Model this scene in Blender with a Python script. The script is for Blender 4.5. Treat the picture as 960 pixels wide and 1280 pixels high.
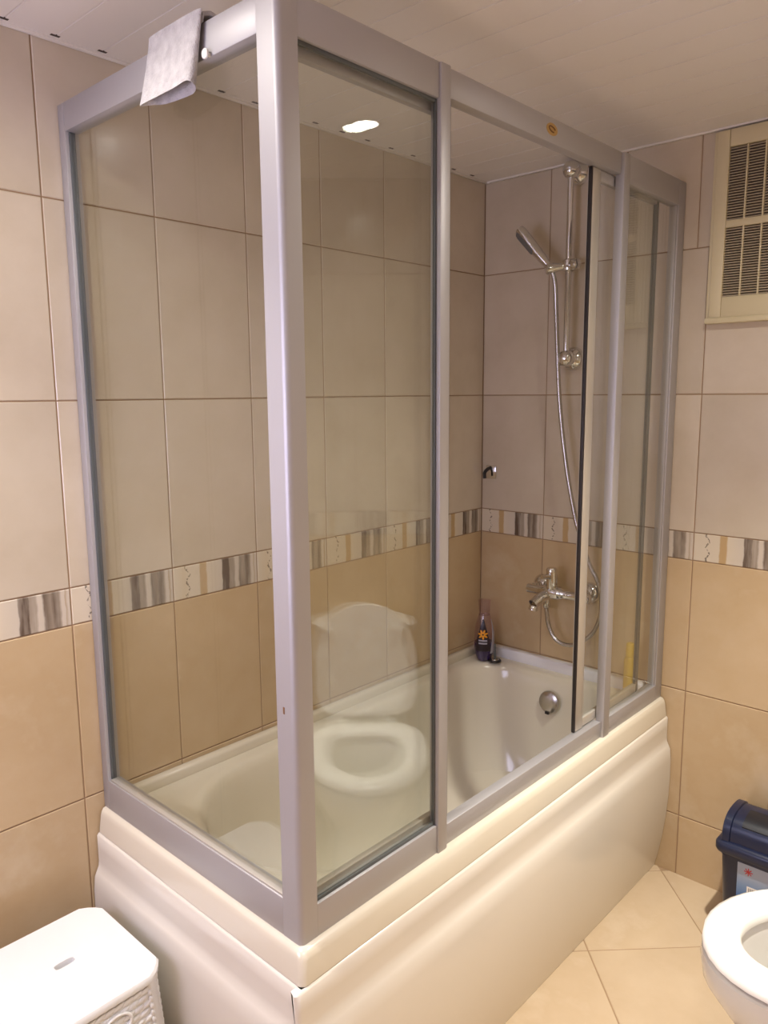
import bpy, bmesh, math, random
from mathutils import Vector, Matrix
random.seed(7)
for o in list(bpy.data.objects): bpy.data.objects.remove(o)
S = bpy.context.scene
COL = S.collection
PI = math.pi

# ------------------------------------------------------------------ camera
CAM = Vector((-2.2175, -1.5788, 1.4831))
FW = Vector((0.72544, 0.67094, -0.15357)); RT = Vector((0.67811, -0.73492, -0.00757)); UP = Vector((0.11794, 0.09864, 0.98811))
cd = bpy.data.cameras.new('camera'); cam = bpy.data.objects.new('camera', cd); COL.objects.link(cam)
M4 = Matrix.Identity(4)
for i in range(3):
    M4[i][0] = RT[i]; M4[i][1] = UP[i]; M4[i][2] = -FW[i]; M4[i][3] = CAM[i]
cam.matrix_world = M4
cd.sensor_fit = 'VERTICAL'; cd.sensor_height = 24.0; cd.sensor_width = 18.0
cd.lens = 961.4 / 1280 * 24.0; cd.clip_start = 0.01
S.camera = cam

# ------------------------------------------------------------------ world, exposure
w = bpy.data.worlds.new('world'); S.world = w; w.use_nodes = True
w.node_tree.nodes['Background'].inputs[0].default_value = (1.0, 0.9, 0.8, 1)
w.node_tree.nodes['Background'].inputs[1].default_value = 0.02
S.view_settings.view_transform = 'Standard'; S.view_settings.look = 'None'
S.view_settings.gamma = 1.0; S.view_settings.use_curve_mapping = False
S.view_settings.exposure = 0.04
S.cycles.transparent_max_bounces = 24
# ceiling spotlights of the room: position, watts, colour
LAMPS = [
    ((-0.69, -1.225), (160.0, 19.0), (1.0, 0.955, 0.87), 'recessed ceiling spotlight above the corner toilet'),
    ((-1.78, -0.46), (58.0, 15.0), (1.0, 0.955, 0.87), 'recessed ceiling spotlight above the white woven stool'),
    ((-1.97, -1.55), (42.0, 15.0), (1.0, 0.95, 0.88), 'recessed ceiling spotlight away from bath and toilet'),
]

# ------------------------------------------------------------------ room sizes
LX, LY, LZ = -2.75, -1.95, 2.17
Z1, Z2, ZB0, ZB1, ZH, ZT = 0.193, 0.593, 0.993, 1.075, 1.471, 1.871

# ------------------------------------------------------------------ materials
def srgb(r, g, b):
    f = lambda c: (c/255/12.92) if c/255 <= .04045 else ((c/255+.055)/1.055)**2.4
    return (f(r), f(g), f(b), 1)
class NT:
    def __init__(s, name):
        s.m = bpy.data.materials.new(name); s.m.use_nodes = True; s.t = s.m.node_tree
        s.b = s.t.nodes['Principled BSDF']; s.out = s.t.nodes['Material Output']
    def n(s, typ, **kw):
        x = s.t.nodes.new(typ)
        for k, v in kw.items(): setattr(x, k, v)
        return x
    def l(s, a, b): s.t.links.new(a, b)
    def math(s, op, a, b=None, clamp=False):
        x = s.n('ShaderNodeMath', operation=op, use_clamp=clamp)
        for i, v in enumerate((a, b)):
            if v is None: continue
            if isinstance(v, (int, float)): x.inputs[i].default_value = v
            else: s.l(v, x.inputs[i])
        return x.outputs[0]
    def set(s, **kw):
        for k, v in kw.items(): s.b.inputs[k.replace('_', ' ')].default_value = v
    def mix(s, fac, a, b, blend='MIX'):
        x = s.n('ShaderNodeMix', data_type='RGBA', blend_type=blend)
        for i, v in ((0, fac), (6, a), (7, b)):
            if isinstance(v, (int, float, tuple)): x.inputs[i].default_value = v
            else: s.l(v, x.inputs[i])
        return x.outputs[2]
    def ramp(s, fac, stops, interp='LINEAR'):
        x = s.n('ShaderNodeValToRGB'); r = x.color_ramp; r.interpolation = interp
        while len(r.elements) < len(stops): r.elements.new(0.5)
        for e, (p, c) in zip(r.elements, stops): e.position = p; e.color = c
        s.l(fac, x.inputs[0]); return x.outputs[0]
    def coords(s, rnd=True):
        tc = s.n('ShaderNodeTexCoord').outputs['Object']
        if not rnd: return tc
        oi = s.n('ShaderNodeObjectInfo'); a = s.n('ShaderNodeVectorMath', operation='ADD')
        m = s.math('MULTIPLY', oi.outputs['Random'], 60.0)
        s.l(tc, a.inputs[0]); s.l(m, a.inputs[1]); return a.outputs[0]
    def noise(s, vec, scale, detail=4, rough=.55, stretch=None):
        if stretch:
            mp = s.n('ShaderNodeMapping'); s.l(vec, mp.inputs[0]); mp.inputs['Scale'].default_value = stretch; vec = mp.outputs[0]
        x = s.n('ShaderNodeTexNoise'); s.l(vec, x.inputs['Vector'])
        x.inputs['Scale'].default_value = scale; x.inputs['Detail'].default_value = detail; x.inputs['Roughness'].default_value = rough
        return x.outputs[0]
    def bump(s, h, strength=.2, dist=.002):
        x = s.n('ShaderNodeBump'); x.inputs['Strength'].default_value = strength; x.inputs['Distance'].default_value = dist
        s.l(h, x.inputs['Height']); s.l(x.outputs[0], s.b.inputs['Normal'])
def plain(name, col, rough=.5, metal=0.0, spec=.5, coat=0.0, var=0.04, scale=12, bump=0.0):
    k = NT(name); v = k.coords()
    n = k.noise(v, scale)
    c2 = tuple(max(0, c*(1-var*2)) for c in col[:3])+(1,)
    k.l(k.mix(n, col, c2), k.b.inputs['Base Color'])
    k.set(Roughness=rough, Metallic=metal, Specular_IOR_Level=spec, Coat_Weight=coat)
    if bump: k.bump(k.noise(v, 260, 2), bump, .001)
    return k.m
def tile_mat(name, a, b, c, rough):
    k = NT(name); v = k.coords()
    n1 = k.noise(v, 5.0, 6, .6); n2 = k.noise(v, 9.0, 5, .6, (1, 1, 2.2))
    base = k.ramp(n1, [(.3, a), (.55, b), (.75, c)])
    oi = k.n('ShaderNodeObjectInfo')
    t = k.math('ADD', k.math('MULTIPLY', oi.outputs['Random'], .10), .93)
    hs = k.n('ShaderNodeHueSaturation'); k.l(base, hs.inputs['Color']); k.l(t, hs.inputs['Value'])
    k.l(k.mix(k.math('MULTIPLY', n2, .22), hs.outputs[0], c), k.b.inputs['Base Color'])
    k.set(Roughness=rough, Specular_IOR_Level=.5)
    k.bump(k.noise(v, 14, 3), .03, .004)
    return k.m
MAT = {}
MAT['tile_up'] = tile_mat('upper_wall_tile', srgb(212, 198, 179), srgb(204, 189, 168), srgb(194, 179, 157), .2)
MAT['tile_lo'] = tile_mat('lower_wall_tile', srgb(200, 175, 140), srgb(193, 166, 128), srgb(206, 184, 152), .2)
MAT['floor'] = tile_mat('floor_tile', srgb(204, 182, 152), srgb(196, 173, 142), srgb(210, 191, 164), .22)
MAT['grout'] = plain('grout', srgb(160, 130, 100), .9, var=.12)
MAT['floor_grout'] = plain('floor_grout', srgb(168, 140, 108), .9, var=.12)
def border_mat():
    k = NT('border_tile'); uv = k.n('ShaderNodeUVMap').outputs[0]
    sp = k.n('ShaderNodeSeparateXYZ'); k.l(uv, sp.inputs[0])
    v = k.coords()
    wob = k.math('MULTIPLY', k.math('SUBTRACT', k.noise(v, 30, 3), .5), .03)
    u = k.math('ADD', sp.outputs[0], wob)
    cream = srgb(214, 200, 178); gold = srgb(190, 160, 116); dk = srgb(96, 80, 68); gr = srgb(152, 138, 122); lt = srgb(206, 194, 178); dk2 = srgb(112, 97, 84); tan = srgb(176, 154, 128)
    st = [(0, cream), (.29, cream), (.305, gold), (.37, gold), (.385, cream), (.555, lt), (.565, dk), (.64, dk), (.65, gr), (.70, gr), (.72, lt), (.755, lt), (.775, dk2), (.83, gr), (.86, dk2), (.90, gr), (.92, lt), (.945, lt), (.955, tan), (.975, lt)]
    base = k.ramp(u, st)
    streak = k.noise(v, 60, 3, .6, (1, 1, .12))
    dark = k.math('MULTIPLY', k.math('GREATER_THAN', u, .56), k.math('MULTIPLY', k.math('SUBTRACT', streak, .42), 1.5), True)
    c1 = k.mix(dark, base, lt)
    # dark wavering squiggle motif
    s1 = k.math('MULTIPLY', k.math('SINE', k.math('MULTIPLY', sp.outputs[1], 15.0)), .018)
    d = k.math('ABSOLUTE', k.math('SUBTRACT', k.math('ADD', u, s1), .16))
    m = k.math('MULTIPLY', k.math('LESS_THAN', d, .011), k.math('GREATER_THAN', k.noise(v, 150, 2), .50))
    k.l(k.mix(k.math('MULTIPLY', m, .7), c1, srgb(60, 48, 44)), k.b.inputs['Base Color'])
    k.set(Roughness=.22)
    return k.m
MAT['tile_bd'] = border_mat()
MAT['ceil'] = plain('ceiling_panel_plastic', srgb(234, 227, 218), .35, var=.02, scale=4)
MAT['ceil_gap'] = plain('ceiling_seam', srgb(214, 205, 194), .8)
MAT['clip'] = plain('dark_clip', srgb(70, 56, 46), .7)
MAT['alu'] = plain('satin_aluminium', srgb(184, 181, 182), .5, metal=.5, var=.02, scale=4)
MAT['alu_in'] = plain('door_aluminium', srgb(206, 200, 190), .35, metal=.5, var=.02, scale=4)
MAT['chrome'] = plain('chrome', srgb(222, 220, 218), .09, metal=1.0, var=.01)
MAT['hose'] = plain('hose_steel', srgb(190, 184, 178), .25, metal=.95, var=.05, scale=200)
MAT['black'] = plain('black_rubber', srgb(38, 32, 32), .5, var=.1)
MAT['gasket'] = plain('grey_gasket', srgb(92, 96, 96), .4, var=.1)
MAT['acrylic'] = plain('bath_acrylic', srgb(222, 213, 194), .16, coat=.3, var=.012, scale=3)
MAT['acrylic2'] = plain('bath_panel_acrylic', srgb(230, 223, 210), .22, coat=.2, var=.012, scale=3)
MAT['seal'] = plain('white_seal', srgb(236, 234, 238), .4, var=.02)
MAT['porc'] = plain('porcelain', srgb(216, 212, 205), .12, coat=.4, var=.008, scale=3)
MAT['seat'] = plain('seat_plastic', srgb(244, 242, 236), .22, var=.008, scale=3)
MAT['water'] = plain('toilet_water', srgb(168, 168, 158), .05, var=.02)
MAT['stool'] = plain('white_stool_plastic', srgb(240, 240, 238), .45, var=.015, scale=30, bump=.08)
MAT['bin'] = plain('blue_bin_plastic', srgb(25, 33, 60), .3, var=.08, scale=20)
MAT['binblk'] = plain('dark_bin_flap', srgb(24, 26, 34), .35, var=.08)
MAT['vent'] = plain('cream_vent_plastic', srgb(216, 202, 164), .45, var=.02)
MAT['louvre'] = plain('louvre_plastic', srgb(182, 166, 138), .5, var=.03)
MAT['ventdark'] = plain('vent_shaft', srgb(96, 80, 64), .9, var=.1)
MAT['gold'] = plain('gold_sticker', srgb(196, 158, 92), .35, metal=.3, var=.06, scale=60)
MAT['brown'] = plain('brown_print', srgb(120, 80, 36), .5)
MAT['white'] = plain('white_plastic', srgb(236, 232, 226), .4, var=.02)
MAT['yellow'] = plain('yellow_plastic', srgb(226, 186, 40), .35, var=.05, scale=30)
MAT['orange'] = plain('orange_print', srgb(240, 160, 30), .5, var=.08, scale=80)
MAT['purple'] = plain('purple_liquid', srgb(46, 28, 92), .2, var=.1, scale=20)
MAT['navy'] = plain('dark_label', srgb(36, 22, 34), .35, var=.1)
MAT['silverprint'] = plain('silver_print', srgb(176, 172, 186), .4, var=.05)
MAT['red'] = plain('red_print', srgb(196, 60, 60), .5)
MAT['grey'] = plain('grey_print', srgb(110, 110, 112), .5)
def towel_mat():
    k = NT('grey_terry'); v = k.coords(False)
    n = k.noise(v, 420, 2); n2 = k.noise(v, 60, 3)
    k.l(k.ramp(n2, [(.3, srgb(205, 200, 198)), (.7, srgb(178, 172, 172))]), k.b.inputs['Base Color'])
    k.set(Roughness=.95, Specular_IOR_Level=.1, Sheen_Weight=.4)
    k.bump(n, .9, .003); return k.m
MAT['towel'] = towel_mat()
def binlabel_mat():
    k = NT('bin_label'); tc = k.n('ShaderNodeTexCoord').outputs['Generated']
    sp = k.n('ShaderNodeSeparateXYZ'); k.l(tc, sp.inputs[0])
    k.l(k.ramp(sp.outputs[2], [(.0, srgb(56, 100, 160)), (.4, srgb(120, 146, 180)), (.75, srgb(160, 168, 184))]), k.b.inputs['Base Color'])
    k.set(Roughness=.35); return k.m
MAT['binlabel'] = binlabel_mat()
def glass_mat(name, tint, f0=.045):
    # thin sheet: straight-through transmission plus Schlick mirror reflection at each face
    k = NT(name); t = k.t; t.nodes.remove(k.b)
    g = k.n('ShaderNodeNewGeometry'); d = k.n('ShaderNodeVectorMath', operation='DOT_PRODUCT')
    k.l(g.outputs['Incoming'], d.inputs[0]); k.l(g.outputs['Normal'], d.inputs[1])
    c = k.math('SUBTRACT', 1.0, k.math('ABSOLUTE', d.outputs['Value']), True)
    fr = k.math('ADD', k.math('MULTIPLY', k.math('POWER', c, 5.0), 1-f0), f0)
    tr = k.n('ShaderNodeBsdfTransparent'); tr.inputs[0].default_value = tint
    gl = k.n('ShaderNodeBsdfGlossy'); gl.inputs['Roughness'].default_value = .0; gl.inputs[0].default_value = (1, 1, 1, 1)
    mx = k.n('ShaderNodeMixShader'); k.l(fr, mx.inputs[0]); k.l(tr.outputs[0], mx.inputs[1]); k.l(gl.outputs[0], mx.inputs[2])
    k.l(mx.outputs[0], k.out.inputs[0]); return k.m
MAT['glass'] = glass_mat('clear_glass', (.955, .965, .95, 1))
MAT['clearplastic'] = glass_mat('clear_plastic', (.86, .78, .84, 1), .06)
def emit_mat(name, col, s):
    k = NT(name); k.set(Emission_Strength=s); k.b.inputs['Emission Color'].default_value = col+(1,); return k.m

# ------------------------------------------------------------------ mesh helpers
def box(bm, x0, x1, y0, y1, z0, z1, bev=0.0, seg=2):
    x0, x1 = sorted((x0, x1)); y0, y1 = sorted((y0, y1)); z0, z1 = sorted((z0, z1))
    vs = [bm.verts.new(p) for p in ((x0, y0, z0), (x1, y0, z0), (x1, y1, z0), (x0, y1, z0), (x0, y0, z1), (x1, y0, z1), (x1, y1, z1), (x0, y1, z1))]
    fs = [bm.faces.new([vs[i] for i in q]) for q in ((0, 3, 2, 1), (4, 5, 6, 7), (0, 1, 5, 4), (1, 2, 6, 5), (2, 3, 7, 6), (3, 0, 4, 7))]
    if bev:
        es = list({e for f in fs for e in f.edges})
        bmesh.ops.bevel(bm, geom=es, offset=bev, segments=seg, profile=.5, affect='EDGES')
    return bm
def B(*a, **k): return box(bmesh.new(), *a, **k)
def loft(bm, rings, cap0=True, cap1=True, closed=True):
    R = [[bm.verts.new(p) for p in r] for r in rings]
    n = len(R[0])
    for a, b in zip(R, R[1:]):
        for i in range(n if closed else n-1):
            j = (i+1) % n
            bm.faces.new((a[i], a[j], b[j], b[i]))
    if cap0 and closed: bm.faces.new(R[0][::-1])
    if cap1 and closed: bm.faces.new(R[-1])
    bmesh.ops.recalc_face_normals(bm, faces=bm.faces[:])
    return bm
def circ(c, ax, r, n=20, ry=None):
    c = Vector(c); ax = Vector(ax).normalized()
    t = Vector((0, 0, 1)) if abs(ax.z) < .9 else Vector((1, 0, 0))
    u = ax.cross(t).normalized(); v = ax.cross(u)
    ry = r if ry is None else ry
    return [c+u*(r*math.cos(2*PI*i/n))+v*(ry*math.sin(2*PI*i/n)) for i in range(n)]
def lathe(bm, base, ax, prof, n=24):
    base = Vector(base); ax = Vector(ax).normalized()
    return loft(bm, [circ(base+ax*h, ax, max(r, .0004), n) for r, h in prof])
def catmull(pts, k=6):
    P = [Vector(p) for p in pts]; P = [2*P[0]-P[1]]+P+[2*P[-1]-P[-2]]; out = []
    for i in range(1, len(P)-2):
        a, b, c, d = P[i-1:i+3]
        for s in range(k):
            t = s/k
            out.append(.5*((2*b)+(c-a)*t+(2*a-5*b+4*c-d)*t*t+(3*b-a-3*c+d)*t**3))
    out.append(P[-2]); return out
def tube(bm, path, r, n=10):
    P = [Vector(p) for p in path]; rings = []
    t0 = (P[1]-P[0]).normalized(); up = Vector((0, 0, 1)) if abs(t0.z) < .9 else Vector((1, 0, 0))
    u = t0.cross(up).normalized()
    for i, p in enumerate(P):
        t = (P[min(i+1, len(P)-1)]-P[max(i-1, 0)]).normalized()
        u = (u-t*u.dot(t)).normalized(); v = t.cross(u)
        rr = r[i] if isinstance(r, (list, tuple)) else r
        rings.append([p+u*(rr*math.cos(2*PI*k/n))+v*(rr*math.sin(2*PI*k/n)) for k in range(n)])
    return loft(bm, rings)
def root_loc(p):
    while p.parent: p = p.parent
    return p.location
def mk(name, bm, mat, parent=None, smooth=40, kind=None, label=None):
    if parent is not None: bmesh.ops.translate(bm, verts=bm.verts[:], vec=-root_loc(parent))
    me = bpy.data.meshes.new(name); bm.to_mesh(me); bm.free()
    if smooth:
        me.shade_smooth(); me.set_sharp_from_angle(angle=math.radians(smooth))
    me.materials.append(MAT[mat] if isinstance(mat, str) else mat)
    o = bpy.data.objects.new(name, me); COL.objects.link(o)
    if parent is not None: o.parent = parent
    if kind: o['kind'] = kind
    if label: o['label'] = label
    return o
def thing(name, label, cat, loc, group=None):
    e = bpy.data.objects.new(name, None); COL.objects.link(e); e.location = loc
    e.empty_display_size = .05
    e['label'] = label; e['category'] = cat
    if group: e['group'] = group
    return e
def tag(o, label, cat, group=None):
    o['label'] = label; o['category'] = cat
    if group: o['group'] = group
    return o

# ------------------------------------------------------------------ the room
TG = .0013
_tm = {}
def tile_mesh(wd, h, mat):
    key = (round(wd, 4), round(h, 4), mat)
    if key in _tm: return _tm[key]
    bm = bmesh.new(); t, b = .006, .0016
    x0, x1, z0, z1 = TG, wd-TG, TG, h-TG
    def ring(i, y): return [bm.verts.new(p) for p in ((x0+i, y, z0+i), (x1-i, y, z0+i), (x1-i, y, z1-i), (x0+i, y, z1-i))]
    r0, r1, r2 = ring(0, t), ring(0, b), ring(b, 0)
    for a, c in ((r0, r1), (r1, r2)):
        for i in range(4): bm.faces.new((a[i], a[(i+1) % 4], c[(i+1) % 4], c[i]))
    bm.faces.new(r2)
    bmesh.ops.recalc_face_normals(bm, faces=bm.faces[:])
    f = [f for f in bm.faces if all(abs(v.co.y) < 1e-6 for v in f.verts)][0]
    if f.normal.y > 0: bmesh.ops.reverse_faces(bm, faces=bm.faces[:])
    uv = bm.loops.layers.uv.new('UVMap')
    for f in bm.faces:
        for l in f.loops: l[uv].uv = (l.vert.co.x/wd, l.vert.co.z/h)
    me = bpy.data.meshes.new('tile'); bm.to_mesh(me); bm.free(); me.materials.append(MAT[mat])
    _tm[key] = me; return me
ROWS = [(-.004, Z1, 'tile_lo'), (Z1, Z2, 'tile_lo'), (Z2, ZB0, 'tile_lo'), (ZB0, ZB1, 'tile_bd'), (ZB1, ZH, 'tile_up'), (ZH, ZT, 'tile_up'), (ZT, LZ, 'tile_up')]
def tiled_wall(wall, origin, ang, length, offs=0.0, from_right=False, top_bounds=None):
    o = Vector(origin); d = Vector((math.cos(ang), math.sin(ang), 0))
    n = int(math.ceil(length/.25-1e-6))
    if from_right: bd = [max(0, length-.25*k) for k in range(n, -1, -1)]
    else: bd = [min(length, .25*k) for k in range(n+1)]
    for z0, z1, m in ROWS:
        bb = bd
        if top_bounds and z0 == ZT: bb = top_bounds
        for a, b in zip(bb, bb[1:]):
            if b-a < .02: continue
            t = bpy.data.objects.new('border_tile' if m == 'tile_bd' else 'tile', tile_mesh(b-a, z1-z0, m)); COL.objects.link(t)
            t.parent = wall; t.location = o+d*a+Vector((0, 0, z0)); t.rotation_euler = (0, 0, ang)
G = .002
wA = mk('wall_back', B(LX-.1, .1, G, .1, 0, LZ+.08), 'grout', kind='structure', smooth=0)
tiled_wall(wA, (LX, 0, 0), 0, -LX, from_right=True)
wB = mk('wall_right', B(G, .1, G, LY-.1, 0, LZ+.08), 'grout', kind='structure', smooth=0)
tiled_wall(wB, (0, 0, 0), -PI/2, 1.2586, top_bounds=[0, .25, .5, .716, .966, 1.2586])
wC = mk('wall_front', B(G, LX-.1, LY-G, LY-.1, 0, LZ+.08), 'grout', kind='structure', smooth=0)
tiled_wall(wC, (-.6914, LY, 0), PI, -LX-.6914)
wD = mk('wall_left', B(LX-G, LX-.1, G, LY-G, 0, LZ+.08), 'grout', kind='structure', smooth=0)
tiled_wall(wD, (LX, LY, 0), PI/2, -LY)
# unseen window added behind the camera, its panes glow for a cool lavender tint
wn = mk('added_window_1', B(LX+.001, LX+.03, -.98, -.22, .98, 1.78), 'white', kind='structure', smooth=0)
for yy in (-.94, -.59):
    mk('added_glow_pane', B(LX+.028, LX+.034, yy, yy+.33, 1.02, 1.74), emit_mat('added_cool_glow', (.70, .68, 1.0), 9.0), wn, smooth=0)
# boxed-in diagonal corner behind the toilet
bm = bmesh.new()
s2 = math.sqrt(.5)
p0 = Vector((G, -1.2586, 0)); p1 = Vector((-.6914, LY-G, 0)); dd = Vector((s2*G, -s2*G, 0))
q = [p0+dd, p1+dd, Vector((G, LY-G, 0))]
loft(bm, [q, [v+Vector((0, 0, LZ+.05)) for v in q]])
wE = mk('wall_diagonal', bm, 'grout', kind='structure', smooth=0)
tiled_wall(wE, (0, -1.2586, 0), math.atan2(-s2, -s2), .9777)

# floor with diagonal tiles
fl = mk('floor', B(LX-.05, .05, LY-.05, .05, -.08, -.0015), 'floor_grout', kind='structure', smooth=0)
def clip(poly, a, b, c):      # keep a*x+b*y <= c
    out = []
    for i in range(len(poly)):
        p, q = poly[i], poly[(i+1) % len(poly)]
        dp, dq = a*p[0]+b*p[1]-c, a*q[0]+b*q[1]-c
        if dp <= 0: out.append(p)
        if (dp < 0) != (dq < 0) and dp != dq:
            t = dp/(dp-dq); out.append((p[0]+t*(q[0]-p[0]), p[1]+t*(q[1]-p[1])))
    return out
D = .333*math.sqrt(2); g2 = .002
for i in range(-12, 12):
    for j in range(-12, 12):
        a0, a1 = .225+i*D+g2, .225+(i+1)*D-g2          # x - y
        b0, b1 = -1.201+j*D+g2, -1.201+(j+1)*D-g2      # x + y
        P = [((a+b)/2, (b-a)/2) for a, b in ((a0, b0), (a1, b0), (a1, b1), (a0, b1))]
        for c in ((1, 0, 0), (-1, 0, -LX), (0, 1, 0), (0, -1, -LY), (1, -1, 1.2586-.003)):
            P = clip(P, *c)
            if len(P) < 3: break
        if len(P) < 3: continue
        A = abs(sum(P[k][0]*P[(k+1) % len(P)][1]-P[(k+1) % len(P)][0]*P[k][1] for k in range(len(P))))/2
        if A < .0008: continue
        bm = bmesh.new(); loft(bm, [[(x, y, -.006) for x, y in P], [(x, y, 0) for x, y in P]])
        es = [e for e in bm.edges if all(abs(v.co.z) < 1e-6 for v in e.verts)]
        bmesh.ops.bevel(bm, geom=es, offset=.0015, segments=1, affect='EDGES')
        mk('floor_tile', bm, 'floor', fl, smooth=0)

# ceiling of narrow plastic strips running away from the back wall
ce = mk('ceiling', B(LX, 0, LY, 0, LZ+.006, LZ+.08), 'ceil_gap', kind='structure', smooth=0)
PT = .0968; sx = -1.557
ks = range(int(math.floor((LX-sx)/PT)), int(math.ceil((0-sx)/PT))+1)
for k in ks:
    a, b = max(LX+.001, sx+k*PT+.0004), min(-.001, sx+(k+1)*PT-.0004)
    if b-a < .01: continue
    bm = B(a, b, LY+.001, -.001, LZ, LZ+.0065)
    es = [e for e in bm.edges if all(abs(v.co.z-LZ) < 1e-6 for v in e.verts)]
    bmesh.ops.bevel(bm, geom=es, offset=.0012, segments=2, affect='EDGES')
    mk('ceiling_strip', bm, 'ceil', ce)
    if sx+k*PT > LX+.02:
        mk('clip', B(sx+k*PT-.010, sx+k*PT+.008, -.026, -.019, LZ-.0006, LZ+.003), 'clip', ce, smooth=0)
# thin cover strips where ceiling meets walls
mk('ceiling_edge_strip', B(LX+.002, -.002, -.011, -.001, LZ-.005, LZ+.001, bev=.0015), 'ceil', ce)
mk('ceiling_edge_strip', B(-.011, -.001, -1.25, -.012, LZ-.005, LZ+.001, bev=.0015), 'ceil', ce)

# ------------------------------------------------------------------ ceiling spotlights
for (lx, ly), watt, colr, lab in LAMPS:
    t = thing('ceiling_spotlight', lab, 'light', (lx, ly, LZ), 'recessed spotlights in the strip ceiling')
    mk('trim_ring', lathe(bmesh.new(), (lx, ly, LZ+.002), (0, 0, -1), [(.030, 0), (.046, 0), (.046, .003), (.040, .006), (.034, .006), (.031, .002)], 32), 'chrome', t)
    mk('bulb_lens', lathe(bmesh.new(), (lx, ly, LZ), (0, 0, -1), [(.030, 0), (.030, .0035), (.022, .0045)], 32), emit_mat('bulb_glow', colr, 28.0), t)
    for nm, wt, deg, bl in (('bulb_beam', watt[0], 84, 1.0), ('bulb_spill', watt[1], 165, .8)):      # reflector beam and side spill of one bulb
        ld = bpy.data.lights.new(nm, 'SPOT'); ld.energy = wt; ld.color = colr; ld.spot_size = math.radians(deg); ld.spot_blend = bl; ld.shadow_soft_size = .028
        lo = bpy.data.objects.new(nm, ld); COL.objects.link(lo); lo.parent = t; lo.location = (0, 0, -.012)

# ------------------------------------------------------------------ bathtub
tub = thing('bathtub', 'cream white acrylic bathtub with moulded side panels along the tiled wall', 'bathtub', (-.75, -.36, 0))
def rrect(x0, x1, y0, y1, rad, z, n=9):
    # order: corners (x1,y1) (x0,y1) (x0,y0) (x1,y0); rad per corner
    out = []
    for (cx, cy, a0), r in zip(((x1, y1, 0), (x0, y1, PI/2), (x0, y0, PI), (x1, y0, 1.5*PI)), rad):
        sx_ = -1 if cx == x1 else 1; sy_ = -1 if cy == y1 else 1
        for i in range(n):
            a = a0+PI/2*i/(n-1)
            out.append((cx+sx_*r+r*math.cos(a), cy+sy_*r+r*math.sin(a), z))
    return out
rings = []
for x0, y0, z, r in ((-1.462, -.684, .500, .010), (-1.474, -.698, .501, .012), (-1.4755, -.6995, .503, .012), (-1.4745, -.6985, .512, .012), (-1.470, -.694, .542, .014), (-1.4675, -.691, .551, .015), (-1.4635, -.687, .5560, .016), (-1.458, -.681, .558, .018)):
    rings.append(rrect(x0, -.004, y0, -.004, [.004, .004, r, .004], z))
TX0, TX1, TY0, TY1 = -1.375, -.058, -.612, -.060
rings.append(rrect(TX0-.014, TX1+.012, TY0-.012, TY1+.012, [.13, .27, .25, .14], .5565))
for ins, left, z in ((0, 0, .5535), (.006, .002, .547), (.012, .004, .530), (.020, .010, .47), (.032, .025, .37), (.048, .055, .27), (.070, .085, .21), (.11, .12, .177), (.16, .18, .163)):
    rl = .27-.3*ins; rr = .14+.3*ins
    rings.append(rrect(TX0+ins+left, TX1-ins*1.0, TY0+ins, TY1-ins, [rr, rl, rl, rr], z))
bm = bmesh.new(); loft(bm, rings, cap0=False, cap1=True)
shell = mk('tub_shell', bm, 'acrylic', tub, smooth=32)
def panel(prof, a, b, fn, bevel_end=False):
    # outer profile + inner offset, extruded from a to b
    inner = [(d-.012, z) for d, z in prof][::-1]
    loop = prof+inner
    bm = bmesh.new()
    st = [a]
    if bevel_end: st = [a, a+math.copysign(.004, b-a), a+math.copysign(.010, b-a)]
    rr_ = []
    for i, s in enumerate(st+[b]):
        k = [.007, .002, 0, 0][i] if bevel_end else 0
        rr_.append([fn(s, max(d-k, inner[len(prof)-1-j][0]) if j < len(prof) else d, z-(k if j in (0,) else 0)) for j, (d, z) in enumerate(loop)])
    return loft(bm, rr_)
PROF = [(.002, .501), (.0065, .496), (.0065, .465), (.0065, .434), (.008, .422), (.0135, .410), (.0185, .400), (.0215, .37), (.0225, .31), (.021, .25), (.016, .18), (.008, .11), (-.002, .05), (-.010, .012), (-.012, .001)]
mk('front_panel', panel(PROF, -1.490, -.003, lambda s, d, z: (s, -.6965-d, z), True), 'acrylic2', tub, smooth=50)
mk('end_panel', panel(PROF, -.697, -.003, lambda s, d, z: (-1.4735-d, s, z)), 'acrylic2', tub, smooth=50)
mk('wall_seal_strip', B(-.03, -.001, -.63, -.002, .552, .592, bev=.006, seg=3), 'seal', tub, label='white sealing strip along the wall')
mk('wall_seal_strip', B(-1.42, -.031, -.026, -.001, .552, .585, bev=.008, seg=3), 'acrylic', tub)
ov = mk('overflow_cover', lathe(bmesh.new(), (-.089, -.345, .475), (-1, 0, .15), [(.036, 0), (.036, .006), (.034, .010), (.027, .013), (.016, .015), (.0, .0155)], 32), 'hose', tub)
mk('overflow_slot', B(-.108, -.098, -.352, -.338, .437, .447, bev=.002), 'black', ov)
mk('drain_ring', lathe(bmesh.new(), (-.33, -.336, .163), (0, 0, 1), [(.034, 0), (.034, .003), (.024, .003), (.022, .001), (.0, .001)], 28), 'chrome', tub)

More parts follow.
